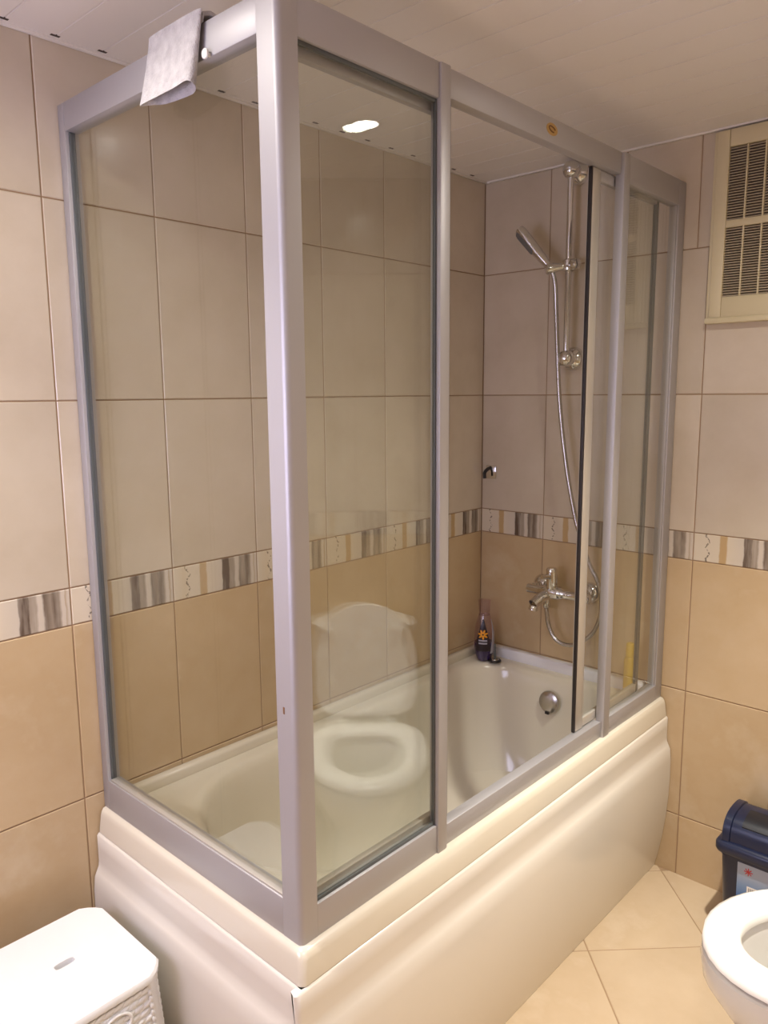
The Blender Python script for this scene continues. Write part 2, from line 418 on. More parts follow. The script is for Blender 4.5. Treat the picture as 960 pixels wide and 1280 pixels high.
# ------------------------------------------------------------------ shower enclosure
XO, YO, ZL, ZU = -1.457, -.678, .557, 2.050
en = thing('shower_enclosure', 'silver aluminium framed glass shower enclosure standing on the bathtub rim', 'shower enclosure', (XO, YO, ZL))
bm = bmesh.new()
prof = []
pts = [(XO, -.632), (XO, YO+.010)]
for i in range(7):
    a = PI+PI/2*i/6; pts.append((XO+.010+.010*math.cos(a), YO+.010+.010*math.sin(a)))
pts += [(-1.419, YO), (-1.419, YO+.03), (-1.427, YO+.03), (-1.427, -.632)]
loft(bm, [[(x, y, z) for x, y in pts] for z in (ZL, ZU)])
post = mk('corner_post', bm, 'alu', en, smooth=30)
mk('scuff_mark', B(XO-.0006, XO+.001, -.652, -.648, .966, .978, bev=.0003), 'brown', post)
mk('wall_profile', B(XO, XO+.03, -.026, -.001, ZL, ZU, bev=.0025), 'alu', en)
mk('wall_profile', B(-.045, -.001, YO, YO+.028, ZL, ZU, bev=.0025), 'alu', en)
mk('inner_wall_profile', B(-.051, -.043, YO+.004, YO+.02, .60, 1.995, bev=.002), 'alu', en)
EB, ET = .628, 1.996
mk('bottom_rail', B(XO, XO+.03, -.632, -.026, ZL, EB, bev=.0025), 'alu', en)
mk('top_rail', B(XO, XO+.03, -.632, -.026, ET, ZU, bev=.0025), 'alu', en)
mk('glazing_bead', B(XO+.003, XO+.02, -.632, -.034, EB-.001, EB+.004, bev=.001), 'alu_in', en)
mk('glazing_bead', B(XO+.008, XO+.020, -.030, -.025, EB, ET, bev=.001), 'gasket', en)
mk('glass_pane', B(XO+.012, XO+.017, -.633, -.025, EB-.004, ET+.004), 'glass', en, smooth=0)
# front: rails in three lengths, two fixed panels, two sliding doors
YI = YO+.004
M1a, M1b, M2a, M2b = -1.093, -1.064, -.386, -.352
mk('bottom_rail', B(-1.419, M1a, YO, YO+.028, ZL, .618, bev=.002), 'alu', en)
mk('bottom_rail', B(M1b, M2a, YI, YO+.03, ZL, .603, bev=.002), 'alu', en)
mk('bottom_rail', B(M2b, -.045, YO, YO+.028, ZL, .605, bev=.002), 'alu', en)
mk('top_rail', B(-1.419, M1a, YO, YO+.028, 1.990, ZU, bev=.002), 'alu', en)
tr = mk('top_rail', B(M1b, M2a, YI, YO+.03, 2.000, ZU, bev=.002), 'alu', en)
mk('top_rail', B(M2b, -.045, YO, YO+.028, 1.983, ZU, bev=.002), 'alu', en)
for a, b in ((M1a, M1b), (M2a, M2b)):
    mk('mullion', B(a, b, YO-.004, YO+.020, ZL, ZU, bev=.003), 'alu', en)
mk('glazing_bead', B(-1.419, M1a, YO+.006, YO+.012, .617, .624, bev=.001), 'gasket', en)
mk('glazing_bead', B(-1.419, M1a, YO+.006, YO+.012, 1.984, 1.991, bev=.001), 'gasket', en)
mk('glazing_bead', B(M1a-.004, M1a, YO+.005, YO+.012, .618, 1.990, bev=.001), 'gasket', en)
mk('glass_pane', B(-1.420, M1a+.002, YO+.008, YO+.0125, .614, 1.994), 'glass', en, smooth=0)
mk('glass_pane', B(M2b-.002, -.045, YO+.008, YO+.0125, .601, 1.987), 'glass', en, smooth=0)
def door(x0, x1, lead):
    # lead: -1 leading stile at x0, +1 at x1
    y0, y1 = YO+.0205, YO+.036
    zb, zt = .604, 2.0
    s0 = (x0+.006, x0+.044) if lead < 0 else (x1-.042, x1-.006)
    d = mk('sliding_door', B(s0[0], s0[1], y0, y1, zb, zt, bev=.003), 'alu_in', en)
    se = (x0, x0+.007) if lead < 0 else (x1-.007, x1)
    mk('door_seal', B(se[0], se[1], y0+.001, y1-.006, zb, zt, bev=.001), 'black', d)
    o0 = (x1-.016, x1) if lead < 0 else (x0, x0+.016)
    mk('trailing_stile', B(o0[0], o0[1], y0+.003, y1-.002, zb, zt, bev=.002), 'gasket', d)
    r0 = (s0[1], o0[0]) if lead < 0 else (o0[1], s0[0])
    mk('door_bottom_rail', B(r0[0], r0[1], y0+.002, y1, zb+.002, zb+.026, bev=.002), 'alu_in', d)
    mk('door_top_rail', B(r0[0], r0[1], y0+.002, y1, zt-.026, zt, bev=.002), 'alu', d)
    mk('glass_pane', B(r0[0]-.003, r0[1]+.003, y0+.006, y0+.0105, zb+.022, zt-.022), 'glass', d, smooth=0)
door(-1.416, -1.032, 1)
door(-.500, -.118, -1)
# gold maker's sticker on the top rail
stx = mk('sticker', lathe(bmesh.new(), (0, 0, 0), (0, -1, 0), [(.02, 0), (.02, .0007), (.0, .0007)], 24), 'gold', None)
stx.parent = tr; stx.location = Vector((-.710, YI, 2.027))-en.location; stx.scale = (1.1, 1, .62); stx['label'] = 'small gold oval sticker'
bm = bmesh.new()
tube(bm, [Vector((-.710+.013*math.cos(a), YI-.0008, 2.027+.005*math.sin(a)-.002*math.cos(a))) for a in [PI*.15+i*PI*1.5/10 for i in range(11)]], .0016, 6)
mk('sticker_print', bm, 'brown', tr)

# ------------------------------------------------------------------ towel over the end rail
bm = bmesh.new()
ya, yb = -.362, -.512      # far and near side
NZ, NA = 16, 28
XR = XO
def tw(ring_t, k):
    # flattened tube hanging outside: ring_t 0 top .. 1 bottom
    a = 2*PI*k/NA
    zt_, zb_ = 2.064, 1.957+.005*math.sin(2*a+.5)
    z = zt_+(zb_-zt_)*ring_t
    wd = .5*(ya-yb)*(1-.05*ring_t)
    cy = (ya+yb)/2+.012*ring_t
    thick = .005+.011*ring_t**1.4
    ca, sa = math.cos(a), math.sin(a)
    y = cy+wd*math.copysign(abs(ca)**.55, ca)
    fold = .004*math.sin(3.1*ca+1.0+2*ring_t)*ring_t
    x = XR-.003-thick+thick*math.copysign(abs(sa)**.8, sa)+(fold if sa < 0 else 0)
    return (x, y, z)
loft(bm, [[tw(i/NZ, k) for k in range(NA)] for i in range(NZ+1)], cap0=True, cap1=False)
# inner wall of the open fold
loft(bm, [[Vector(tw(1-i/10*.6, k))*1.0+Vector((0, 0, 0))+((Vector((XR-.003-.013, -.43, 0))-Vector(tw(1-i/10*.6, k)))*Vector((1, 1, 0)))*(.16 if i else .0) for k in range(NA)] for i in range(0, 6)], cap0=False, cap1=True)
# part lying over the rail and hanging inside
for i in range(1):
    path = [(XR-.006, 2.052), (XR-.004, 2.062), (XR+.010, 2.0665), (XR+.028, 2.063), (XR+.036, 2.052), (XR+.038, 2.035), (XR+.038, 2.022)]
    outer = [(x, z) for x, z in path]; inner = [(x-.006 if j > 2 else x+.001, z-.006 if j < 5 else z) for j, (x, z) in enumerate(path)][::-1]
    loop = outer+inner
    loft(bm, [[(x+.0015*math.sin(7*s), ya+(yb-ya)*s*.98, z+.001*math.sin(9*s+x*40)) for x, z in loop] for s in [j/12 for j in range(13)]])
tag(mk('hand_towel', bm, 'towel', smooth=70), 'small grey terry towel hung over the top rail of the shower enclosure', 'towel')
hk = lathe(bmesh.new(), (XO+.001, -.516, 1.999), (-1, 0, 0), [(.003, 0), (.003, .006), (.0075, .007), (.0075, .010), (.005, .012)], 16)
mk('rail_knob', hk, 'white', en, label='small white knob on the top rail')

# ------------------------------------------------------------------ shower bar, hand shower, hose, mixer
sb = thing('shower_rail', 'chrome shower slide rail with round end mounts on the tiled wall', 'shower rail', (-.001, -.345, 1.58))
BX, BY = -.055, -.350
mk('rail_bar', lathe(bmesh.new(), (BX, BY, 1.575), (0, 0, 1), [(.0095, 0), (.0095, .565)], 20), 'chrome', sb)
for z in (1.583, 2.135):
    mk('end_mount', lathe(bmesh.new(), (BX, BY, z-.022), (0, 0, 1), [(.004, -.003), (.017, .001), (.0235, .011), (.0255, .022), (.0235, .033), (.017, .043), (.004, .047)], 24), 'chrome', sb)
    mk('wall_mount', lathe(bmesh.new(), (-.0005, BY, z), (-1, 0, 0), [(.033, 0), (.036, .004), (.036, .014), (.031, .024), (.020, .031), (.017, .045)], 28), 'chrome', sb)
sl = mk('slider', lathe(bmesh.new(), (BX, BY, 1.842), (0, 0, 1), [(.012, 0), (.019, .004), (.021, .018), (.019, .032), (.012, .036)], 24), 'chrome', sb)
mk('slider_knob', lathe(bmesh.new(), (BX-.004, BY-.012, 1.860), (-.3, -1, 0), [(.012, 0), (.017, .006), (.018, .018), (.015, .026), (.006, .029)], 20), 'chrome', sl)
mk('handset_holder', lathe(bmesh.new(), (BX-.008, BY+.010, 1.858), (-.62, .78, -.15), [(.012, 0), (.013, .02), (.016, .03), (.017, .052), (.012, .058)], 20), 'chrome', sl)
hs = thing('hand_shower', 'slim chrome hand shower tilted up in the slide rail holder', 'hand shower', (-.10, -.300, 1.84))
h0 = Vector((-.088, -.312, 1.848)); h1 = Vector((-.115, -.208, 1.975))
ax = (h1-h0).normalized()
nrm = Vector((-.45, .3, -.5)); nrm = (nrm-ax*nrm.dot(ax)).normalized(); sd = ax.cross(nrm)
def flat(c, w_, t_, n=20): return [c+sd*(w_*math.copysign(abs(math.cos(2*PI*i/n))**.6, math.cos(2*PI*i/n)))+nrm*(t_*math.copysign(abs(math.sin(2*PI*i/n))**.6, math.sin(2*PI*i/n))) for i in range(n)]
L = (h1-h0).length
bm = bmesh.new()
loft(bm, [flat(h0+ax*(L*t), w_, t_) for t, w_, t_ in ((-.06, .007, .007), (0, .010, .009), (.12, .012, .010), (.3, .015, .013), (.5, .019, .0145), (.75, .023, .0150), (.92, .023, .0150), (.985, .020, .012), (1.0, .013, .007))])
hb = mk('handle_and_head', bm, 'chrome', hs, smooth=50)
bm = bmesh.new()
loft(bm, [[p+nrm*.0125 for p in []] or flat(h0+ax*(L*t)+nrm*.0140, w_, .0018) for t, w_ in ((.48, .010), (.52, .014), (.9, .016), (.95, .011))])
mk('spray_plate', bm, 'grey', hs)
HOSE = [(-.088, -.314, 1.842), (-.082, -.322, 1.800), (-.072, -.323, 1.70), (-.068, -.339, 1.456), (-.068, -.368, 1.258), (-.068, -.401, 1.109), (-.068, -.422, 1.041), (-.066, -.458, .951), (-.064, -.484, .905), (-.062, -.500, .849), (-.064, -.497, .779), (-.067, -.469, .721), (-.07, -.412, .679), (-.07, -.357, .680), (-.07, -.326, .718), (-.07, -.315, .765), (-.07, -.313, .800)]
ho = mk('shower_hose', tube(bmesh.new(), catmull(HOSE, 8), .0068, 10), 'hose')
tag(ho, 'flexible steel shower hose looping from hand shower down to mixer', 'hose')
mx = thing('bath_mixer', 'chrome bath mixer tap with lever on the tiled wall above the tub', 'tap', (-.001, -.335, .80))
MZ = .838
mk('mixer_body', lathe(bmesh.new(), (-.066, -.238, MZ), (0, -1, 0), [(.012, 0), (.015, .002), (.0155, .055), (.019, .062), (.0225, .075), (.0225, .115), (.018, .128), (.0145, .135), (.0140, .195), (.016, .200), (.016, .225), (.010, .228)], 24), 'chrome', mx)
for y in (-.258, -.432):
    mk('escutcheon', lathe(bmesh.new(), (-.0005, y, MZ+.004), (-1, 0, 0), [(.034, 0), (.034, .004), (.031, .012), (.022, .022), (.014, .028), (.0135, .050)], 28), 'chrome', mx)
    mk('inlet_nut', lathe(bmesh.new(), (-.038, y, MZ+.002), (-1, 0, 0), [(.016, 0), (.017, .003), (.017, .018), (.013, .022)], 6), 'chrome', mx)
mk('lever', lathe(bmesh.new(), (-.072, -.333, MZ+.012), (-.04, .03, 1), [(.0165, 0), (.0185, .006), (.019, .035), (.0175, .056), (.0175, .066), (.014, .071), (.0, .0715)], 24), 'chrome', mx)
mk('lever_handle', tube(bmesh.new(), [(-.082, -.333, MZ+.052), (-.10, -.330, MZ+.058), (-.125, -.326, MZ+.060)], [.008, .0075, .006], 12), 'chrome', mx)
sp_ = mk('spout', tube(bmesh.new(), catmull([(-.070, -.318, MZ-.006), (-.090, -.312, MZ-.012), (-.115, -.305, MZ-.022), (-.132, -.300, MZ-.032)], 5), [.0185]*6+[.0175]*5+[.0165]*5, 18), 'chrome', mx)
mk('aerator', lathe(bmesh.new(), (-.128, -.301, MZ-.038), (-.35, .1, -1), [(.013, 0), (.0145, .003), (.0145, .014), (.011, .016)], 20), 'chrome', sp_)
mk('hose_nut', lathe(bmesh.new(), (-.070, -.313, .785), (0, 0, 1), [(.009, 0), (.0115, .003), (.0115, .018), (.010, .035)], 16), 'chrome', mx)

# robe hook in the corner
hkx = thing('wall_hook', 'small square chrome hook on the tiled wall in the shower corner', 'hook', (-.001, -.038, 1.185))
mk('hook_plate', B(-.006, -.0005, -.062, -.020, 1.183, 1.229, bev=.002), 'chrome', hkx)
mk('hook_arm', tube(bmesh.new(), catmull([(-.004, -.040, 1.222), (-.020, -.036, 1.216), (-.030, -.033, 1.206), (-.031, -.033, 1.196), (-.031, -.034, 1.186)], 4), .006, 12), 'black', hkx)

# ------------------------------------------------------------------ bottle and plug on the tub corner
RIM = .5575
bt = thing('shampoo_bottle', 'clear bottle with dark label, orange flower and purple liquid in tub corner', 'bottle', (-.088, -.080, RIM))
bx, by = -.088, -.080
BP = [(.0, 0), (.022, .0), (.027, .006), (.032, .025), (.035, .050), (.0355, .075), (.034, .100), (.0295, .128), (.0235, .150), (.020, .162)]
def rad_at(z):
    for (r0, z0), (r1, z1) in zip(BP, BP[1:]):
        if z0 <= z <= z1 and z1 > z0: return r0+(r1-r0)*(z-z0)/(z1-z0)
    return BP[-1][0]
mk('bottle_body', lathe(bmesh.new(), (bx, by, RIM), (0, 0, 1), BP, 28), 'clearplastic', bt)
mk('liquid', lathe(bmesh.new(), (bx, by, RIM+.001), (0, 0, 1), [(max(0, r-.0015), z) for r, z in BP if z < .06]+[(.0335, .064)], 28), 'purple', bt)
mk('cap', lathe(bmesh.new(), (bx, by, RIM+.162), (0, 0, 1), [(.0195, 0), (.0195, .004), (.0185, .006), (.0205, .030), (.0225, .052), (.020, .054)], 24), 'clearplastic', bt)
az = math.atan2(CAM.y-by, CAM.x-bx)-.12
def patch(z0, z1, half, off, nz=14, na=10, c=0.0):
    bm = bmesh.new(); g = []
    for i in range(nz+1):
        z = z0+(z1-z0)*i/nz; h = half(i/nz)
        g.append([bm.verts.new((bx+(rad_at(z)+off)*math.cos(az+c+h*(2*j/na-1)), by+(rad_at(z)+off)*math.sin(az+c+h*(2*j/na-1)), RIM+z)) for j in range(na+1)])
    for a, b in zip(g, g[1:]):
        for j in range(na): bm.faces.new((a[j], a[j+1], b[j+1], b[j]))
    ext = bmesh.ops.extrude_face_region(bm, geom=bm.faces[:])
    bmesh.ops.scale(bm, vec=(.985, .985, 1), verts=[v for v in ext['geom'] if isinstance(v, bmesh.types.BMVert)], space=Matrix.Translation((-bx, -by, 0)))
    bmesh.ops.recalc_face_normals(bm, faces=bm.faces[:])
    return bm
lb = mk('front_label', patch(.040, .152, lambda t: .03+.85*(1-t)**.75, .0006), 'navy', bt)
for z in (.066, .076):
    mk('label_print', patch(z, z+.005, lambda t: .42, .0012, 2), 'silverprint', lb)
bm = bmesh.new()
for k in range(7):
    a = 2*PI*k/7+.3
    for (rr_, hw) in ((1, 1),):
        cz, cu = .100+.010*math.sin(a), .30*math.cos(a)
        pts = []
        for i in range(10):
            b = 2*PI*i/10
            dz = .0075*math.cos(b)*math.sin(a)-.0032*math.sin(b)*math.cos(a)
            du = (.0075*math.cos(b)*math.cos(a)+.0032*math.sin(b)*math.sin(a))/.033
            z = cz+dz; u = az+cu+du; r_ = rad_at(z)+.0016
            pts.append(Vector((bx+r_*math.cos(u), by+r_*math.sin(u), RIM+z)))
        inn = [p-Vector((math.cos(az), math.sin(az), 0))*.0006 for p in pts]
        loft(bm, [inn, pts])
mk('flower_print', bm, 'orange', lb, smooth=0)
mk('back_label', patch(.030, .150, lambda t: .03+.5*(1-t)**.7, .0005, c=1.35), 'silverprint', bt)
pg = thing('drain_plug', 'black rubber drain plug with upright stem beside the shampoo bottle', 'plug', (-.082, -.122, RIM))
mk('plug_disc', lathe(bmesh.new(), (-.082, -.122, RIM-.0005), (0, 0, 1), [(.019, 0), (.0215, .002), (.0215, .006), (.019, .009), (.006, .010)], 28), 'black', pg)
mk('plug_top', lathe(bmesh.new(), (-.082, -.122, RIM+.009), (0, 0, 1), [(.015, 0), (.014, .002), (.004, .0025)], 24), 'hose', pg)
mk('plug_stem', lathe(bmesh.new(), (-.082, -.122, RIM+.009), (.03, .02, 1), [(.0042, 0), (.0036, .004), (.0036, .050), (.003, .054)], 12), 'gasket', pg)

# slim yellow bottle on the rim by the fixed glass
yb_ = thing('yellow_bottle', 'slim yellow bottle behind the fixed glass panel next to the wall', 'bottle', (-.043, -.592, RIM))
mk('bottle_body', lathe(bmesh.new(), (-.043, -.592, RIM-.001), (0, 0, 1), [(.014, 0), (.017, .003), (.017, .105), (.014, .115), (.009, .12)], 20), 'yellow', yb_)
mk('bottle_cap', lathe(bmesh.new(), (-.043, -.592, RIM+.118), (0, 0, 1), [(.009, 0), (.013, .001), (.0125, .040), (.010, .043)], 20), 'yellow', yb_)

# ------------------------------------------------------------------ vent grille on the right wall
vt = thing('vent_grille', 'cream plastic louvred ventilation grille below the ceiling on the tiled wall', 'vent', (-.001, -.93, 1.66))
VY0, VY1, VZ0, VZ1 = -.762, -1.098, 1.668, 2.160
IY0, IY1, IZ0, IZ1 = -.794, -1.066, 1.732, 2.116
vf = mk('vent_frame', B(-.016, -.0005, VY0, IY0, VZ0, VZ1, bev=.003), 'vent', vt)
bm = bmesh.new(); box(bm, -.016, -.0005, IY1, VY1, VZ0, VZ1, bev=.003); mk('vent_frame', bm, 'vent', vt)
mk('vent_frame', B(-.016, -.0005, IY0, IY1, VZ0, IZ0, bev=.003), 'vent', vt)
mk('vent_frame', B(-.016, -.0005, IY0, IY1, IZ1, VZ1, bev=.003), 'vent', vt)
mk('sill_lip', B(-.024, -.0005, VY0+.008, VY1-.008, VZ0-.006, VZ0+.010, bev=.004), 'vent', vt)
mk('side_lip', B(-.009, -.0005, VY0+.010, VY0-.001, VZ0, VZ1, bev=.002), 'vent', vt)
mk('vent_backing', B(-.0035, -.0005, IY0, IY1, IZ0, IZ1), 'ventdark', vt, smooth=0)
mk('cross_bar', B(-.015, -.003, IY0, IY1, 1.911, 1.930, bev=.002), 'vent', vt)
NC = 6; cw = (IY1-IY0)/NC
for c in range(1, NC):
    y = IY0+cw*c
    mk('column_bar', B(-.0135, -.003, y-.0022, y+.0022, IZ0, IZ1, bev=.001), 'vent', vt)
for z0, z1 in ((IZ0, 1.911), (1.930, IZ1)):
    for c in range(NC):
        bm = bmesh.new(); n = 27; p = (z1-z0)/n
        for i in range(n):
            zc = z0+(i+.5)*p
            y0, y1 = IY0+cw*c, IY0+cw*(c+1)
            vs = [(-.0035, zc+.0012), (-.0035, zc+.0028), (-.0115, zc-.0004), (-.0115, zc-.0026)]
            loft(bm, [[(x, y, z) for x, z in vs] for y in (y0, y1)])
        mk('louvre_panel', bm, 'louvre', vt, smooth=0)

# ------------------------------------------------------------------ blue bin
bn = thing('dustbin', 'small dark blue plastic swing lid dustbin on floor by the wall', 'bin', (-.11, -1.03, 0))
bm = bmesh.new()
def rr2(x0, x1, y0, y1, r, z, n=5): return rrect(x0, x1, y0, y1, [r]*4, z, n)
loft(bm, [rr2(-.172, -.040, -1.112, -.952, .020, .0), rr2(-.176, -.036, -1.116, -.948, .024, .006), rr2(-.186, -.028, -1.128, -.936, .024, .235), rr2(-.190, -.026, -1.131, -.933, .024, .237), rr2(-.190, -.026, -1.131, -.933, .024, .250)])
body = mk('bin_body', bm, 'bin', bn, smooth=40)
bm = bmesh.new()
loft(bm, [rr2(-.196, -.018, -1.139, -.925, .022, .246), rr2(-.199, -.016, -1.142, -.922, .024, .252), rr2(-.199, -.016, -1.142, -.922, .024, .268), rr2(-.194, -.020, -1.137, -.927, .022, .276), rr2(-.186, -.026, -1.130, -.934, .02, .279)])
mk('lid_rim', bm, 'bin', bn, smooth=40)
def arch(x0, x1, zb, h, n=14):
    c = (x0+x1)/2; r = (x1-x0)/2
    return [(c-r*math.copysign(abs(math.cos(PI*i/n))**.75, math.cos(PI*i/n)), zb+h*abs(math.sin(PI*i/n))**.7) for i in range(n+1)]
bm = bmesh.new()
A0 = arch(-.184, -.028, .277, .068)
loft(bm, [[(x, y, z) for x, z in arch(-.184+i, -.028-i, .277, .068-i)] for y, i in ((-.938, .006), (-.940, 0), (-1.124, 0), (-1.126, .006))])
dome = mk('swing_lid', bm, 'bin', bn, smooth=40)
for y in (-.942, -1.108):
    bm = bmesh.new()
    loft(bm, [[(x, yy, z) for x, z in arch(-.188+i, -.024-i, .275, .074-i)] for yy, i in ((y+.004, .003), (y+.002, 0), (y-.016, 0), (y-.018, .003))])
    mk('lid_end_rib', bm, 'bin', bn, smooth=40)
bm = bmesh.new()
pa = arch(-.186, -.026, .277, .0705, 24)[5:13]
loft(bm, [[(x, y, z) for x, z in pa]+[(x*.98-.002, y, z-.004) for x, z in pa[::-1]] for y in (-.985, -1.09)])
mk('lid_flap_panel', bm, 'binblk', dome, smooth=40)
def fx(z): return -.176-.010*(z-.006)/.229
bm = bmesh.new(); 
def facebox(y0, y1, z0, z1, t):
    b_ = bmesh.new()
    q = [(fx(z0)-t, y0, z0), (fx(z0)-t, y1, z0), (fx(z1)-t, y1, z1), (fx(z1)-t, y0, z1)]
    return loft(b_, [[(x+t+.001, y, z) for x, y, z in q], q])
bm.free()
lbl = mk('bin_label', facebox(-.984, -1.085, .124, .232, .0006), 'binlabel', body, smooth=0)
mk('barcode_patch', facebox(-1.010, -1.036, .146, .170, .0010), 'white', lbl, smooth=0)
for k in range(6):
    mk('barcode_bar', facebox(-1.014-.0032*k, -1.0155-.0032*k,   .150, .166, .0013), 'grey', lbl, smooth=0)
for a in range(4):
    c, s = math.cos(a*PI/4), math.sin(a*PI/4)
    b_ = bmesh.new(); yc, zc = -1.012, .212; l_, w_ = .011, .0012
    q = [(yc+c*u-s*v, zc+s*u+c*v) for u, v in ((-l_, -w_), (l_, -w_), (l_, w_), (-l_, w_))]
    loft(b_, [[(fx(z), y, z) for y, z in q], [(fx(z)-.0012, y, z) for y, z in q]])
    mk('emblem_stroke', b_, 'red', lbl, smooth=0)

# ------------------------------------------------------------------ corner toilet (faces diagonally)
FD = Vector((-s2, s2, 0)); LD = Vector((s2, s2, 0))      # forward, sideways
def T(f, l, z): return FD*(f-.045)+LD*(-1.363+l)+Vector((0, 0, z*.957))
tl = thing('toilet', 'white corner toilet with raised lid facing the bathtub', 'toilet', T(-.42, 0, 0))
def egg(cf, a_f, a_b, wd, z, n=36, pw=1.0):
    out = []
    for i in range(n):
        t = 2*PI*i/n; c, s = math.cos(t), math.sin(t)
        a = a_f if c > 0 else a_b
        e = 1.0 if c > 0 else .5
        out.append(T(cf+a*math.copysign(abs(c)**e, c), wd*math.copysign(abs(s)**(1.0 if c > 0 else .55), s), z))
    return out
bm = bmesh.new()
loft(bm, [egg(-.47, .17, .22, .12, 0), egg(-.47, .17, .22, .12, .02), egg(-.47, .15, .21, .105, .10), egg(-.46, .17, .21, .115, .18), egg(-.44, .21, .22, .15, .27), egg(-.42, .235, .235, .178, .34), egg(-.42, .240, .235, .183, .375), egg(-.42, .238, .234, .181, .392),
          egg(-.42, .225, .21, .168, .398), egg(-.41, .165, .125, .115, .396), egg(-.41, .155, .115, .108, .375), egg(-.41, .14, .10, .098, .30), egg(-.42, .10, .08, .075, .23), egg(-.43, .06, .06, .05, .20)])
mk('bowl', bm, 'porc', tl, smooth=50)
mk('bowl_water', loft(bmesh.new(), [egg(-.42, .085, .07, .065, .236), egg(-.42, .09, .075, .07, .242)]), 'water', tl)
bm = bmesh.new()
so = [(-.42, .228, .19, .176), (-.42, .238, .198, .184), (-.42, .236, .197, .183), (-.42, .222, .188, .170), (-.415, .170, .130, .122), (-.412, .158, .118, .110), (-.412, .158, .118, .110)]
sz = [.400, .406, .420, .429, .429, .420, .402]
R_ = [egg(*s_, z) for s_, z in zip(so, sz)]
loft(bm, R_+[R_[0]], cap0=False, cap1=False); bmesh.ops.remove_doubles(bm, verts=bm.verts[:], dist=1e-6)
mk('toilet_seat', bm, 'seat', tl, smooth=60)
def lid_ring(off, grow):
    out = []
    for i in range(36):
        t = 2*PI*i/36; c, s = math.cos(t), math.sin(t)
        h = .435 if False else 0
        up_ = .185+(.205+grow)*c if c > 0 else .185+(.185+grow)*math.copysign(abs(c)**.4, c)
        l_ = (.168+grow)*math.copysign(abs(s)**(.85 if c > 0 else .42), s)
        lean = .10*up_
        out.append(T(-.648-lean-off, l_, .438+up_))
    return out
mk('toilet_lid', loft(bmesh.new(), [lid_ring(-.008, -.012), lid_ring(-.008, -.002), lid_ring(0, 0), lid_ring(.012, -.004), lid_ring(.016, -.03)]), 'seat', tl, smooth=50)
for l_ in (-.12, .12):
    p = T(-.672, l_, .74); mk('lid_bumper', lathe(bmesh.new(), p+Vector((0, 0, 0)), FD, [(.009, 0), (.012, .01), (.010, .020), (.004, .022)], 14), 'seat', tl)
    p = T(-.635, l_*.65, .418); mk('hinge', lathe(bmesh.new(), p-LD*.025, LD, [(.010, 0), (.013, .003), (.013, .047), (.010, .05)], 14), 'chrome', tl)
def tk(w0, f0, f1, z, r=.03):
    # tank plan: front straight, back narrowing towards the diagonal wall
    pl = [(f0, -w0+r), (f0, w0-r), (f0-r*.3, w0-r*.3), (f0-r, w0), (f1+.06, w0), (f1, w0-.05), (f1, -w0+.05), (f1+.06, -w0), (f0-r, -w0), (f0-r*.3, -w0+r*.3)]
    return [T(f, l, z) for f, l in pl]
cis = mk('cistern', loft(bmesh.new(), [tk(.13, -.73, -.842, .375), tk(.15, -.722, -.842, .42), tk(.165, -.715, -.842, .70), tk(.165, -.715, -.842, .715)]), 'porc', tl, smooth=40)
cl_ = mk('cistern_lid', loft(bmesh.new(), [tk(.170, -.712, -.843, .714), tk(.174, -.709, -.843, .720), tk(.174, -.709, -.843, .742), tk(.165, -.716, -.843, .75)]), 'porc', tl, smooth=40)
mk('flush_button', lathe(bmesh.new(), T(-.78, 0, .749), (0, 0, 1), [(.026, 0), (.026, .005), (.022, .008), (.0, .008)], 24), 'chrome', tl)
mk('connecting_block', loft(bmesh.new(), [tk(.11, -.60, -.78, .0), tk(.12, -.60, -.78, .30), tk(.14, -.62, -.83, .38)]), 'porc', tl, smooth=40)

# ------------------------------------------------------------------ white woven stool
st = thing('woven_stool', 'white plastic woven pattern step stool standing by the tub end panel', 'stool', (-1.668, -.225, 0))
SX, SY, SH = -1.668, -.225, .40
def oct_(hx, hy, c, z, n=3):
    pts = []
    for (sx_, sy_) in ((1, 1), (-1, 1), (-1, -1), (1, -1)):
        a = (sx_*hx, sy_*(hy-c)); b = (sx_*(hx-c), sy_*hy)
        if sx_*sy_ < 0: a, b = b, a
        for i in range(n+1):
            t = i/n; m = (sx_*hx*.985, sy_*hy*.985)
            x = a[0]*(1-t)**2+2*t*(1-t)*(a[0]*.5+b[0]*.5+.35*(m[0]-(a[0]+b[0])/2))+b[0]*t*t
            y = a[1]*(1-t)**2+2*t*(1-t)*(a[1]*.5+b[1]*.5+.35*(m[1]-(a[1]+b[1])/2))+b[1]*t*t
            pts.append((SX+x, SY+y, z))
    return pts
def slot(hx, hy, z, N):
    return [(SX+.006+hx*math.copysign(abs(math.cos(a))**.5, math.cos(a))*.93-hy*0, SY+.008+hy*math.copysign(abs(math.sin(a))**.5, math.sin(a)), z) for a in [2*PI*(i+.5)/N for i in range(N)]]
N16 = 16
bm = bmesh.new()
loft(bm, [oct_(.130, .138, .030, SH-.022), oct_(.1365, .1445, .034, SH-.016), oct_(.1375, .1455, .035, SH-.006), oct_(.1345, .1425, .035, SH-.001), oct_(.128, .136, .034, SH),
          slot(.021, .008, SH, N16), slot(.020, .007, SH-.004, N16), slot(.020, .007, SH-.02, N16)], cap0=False, cap1=False)
mk('stool_top', bm, 'stool', st, smooth=40)
HB = SH-.02
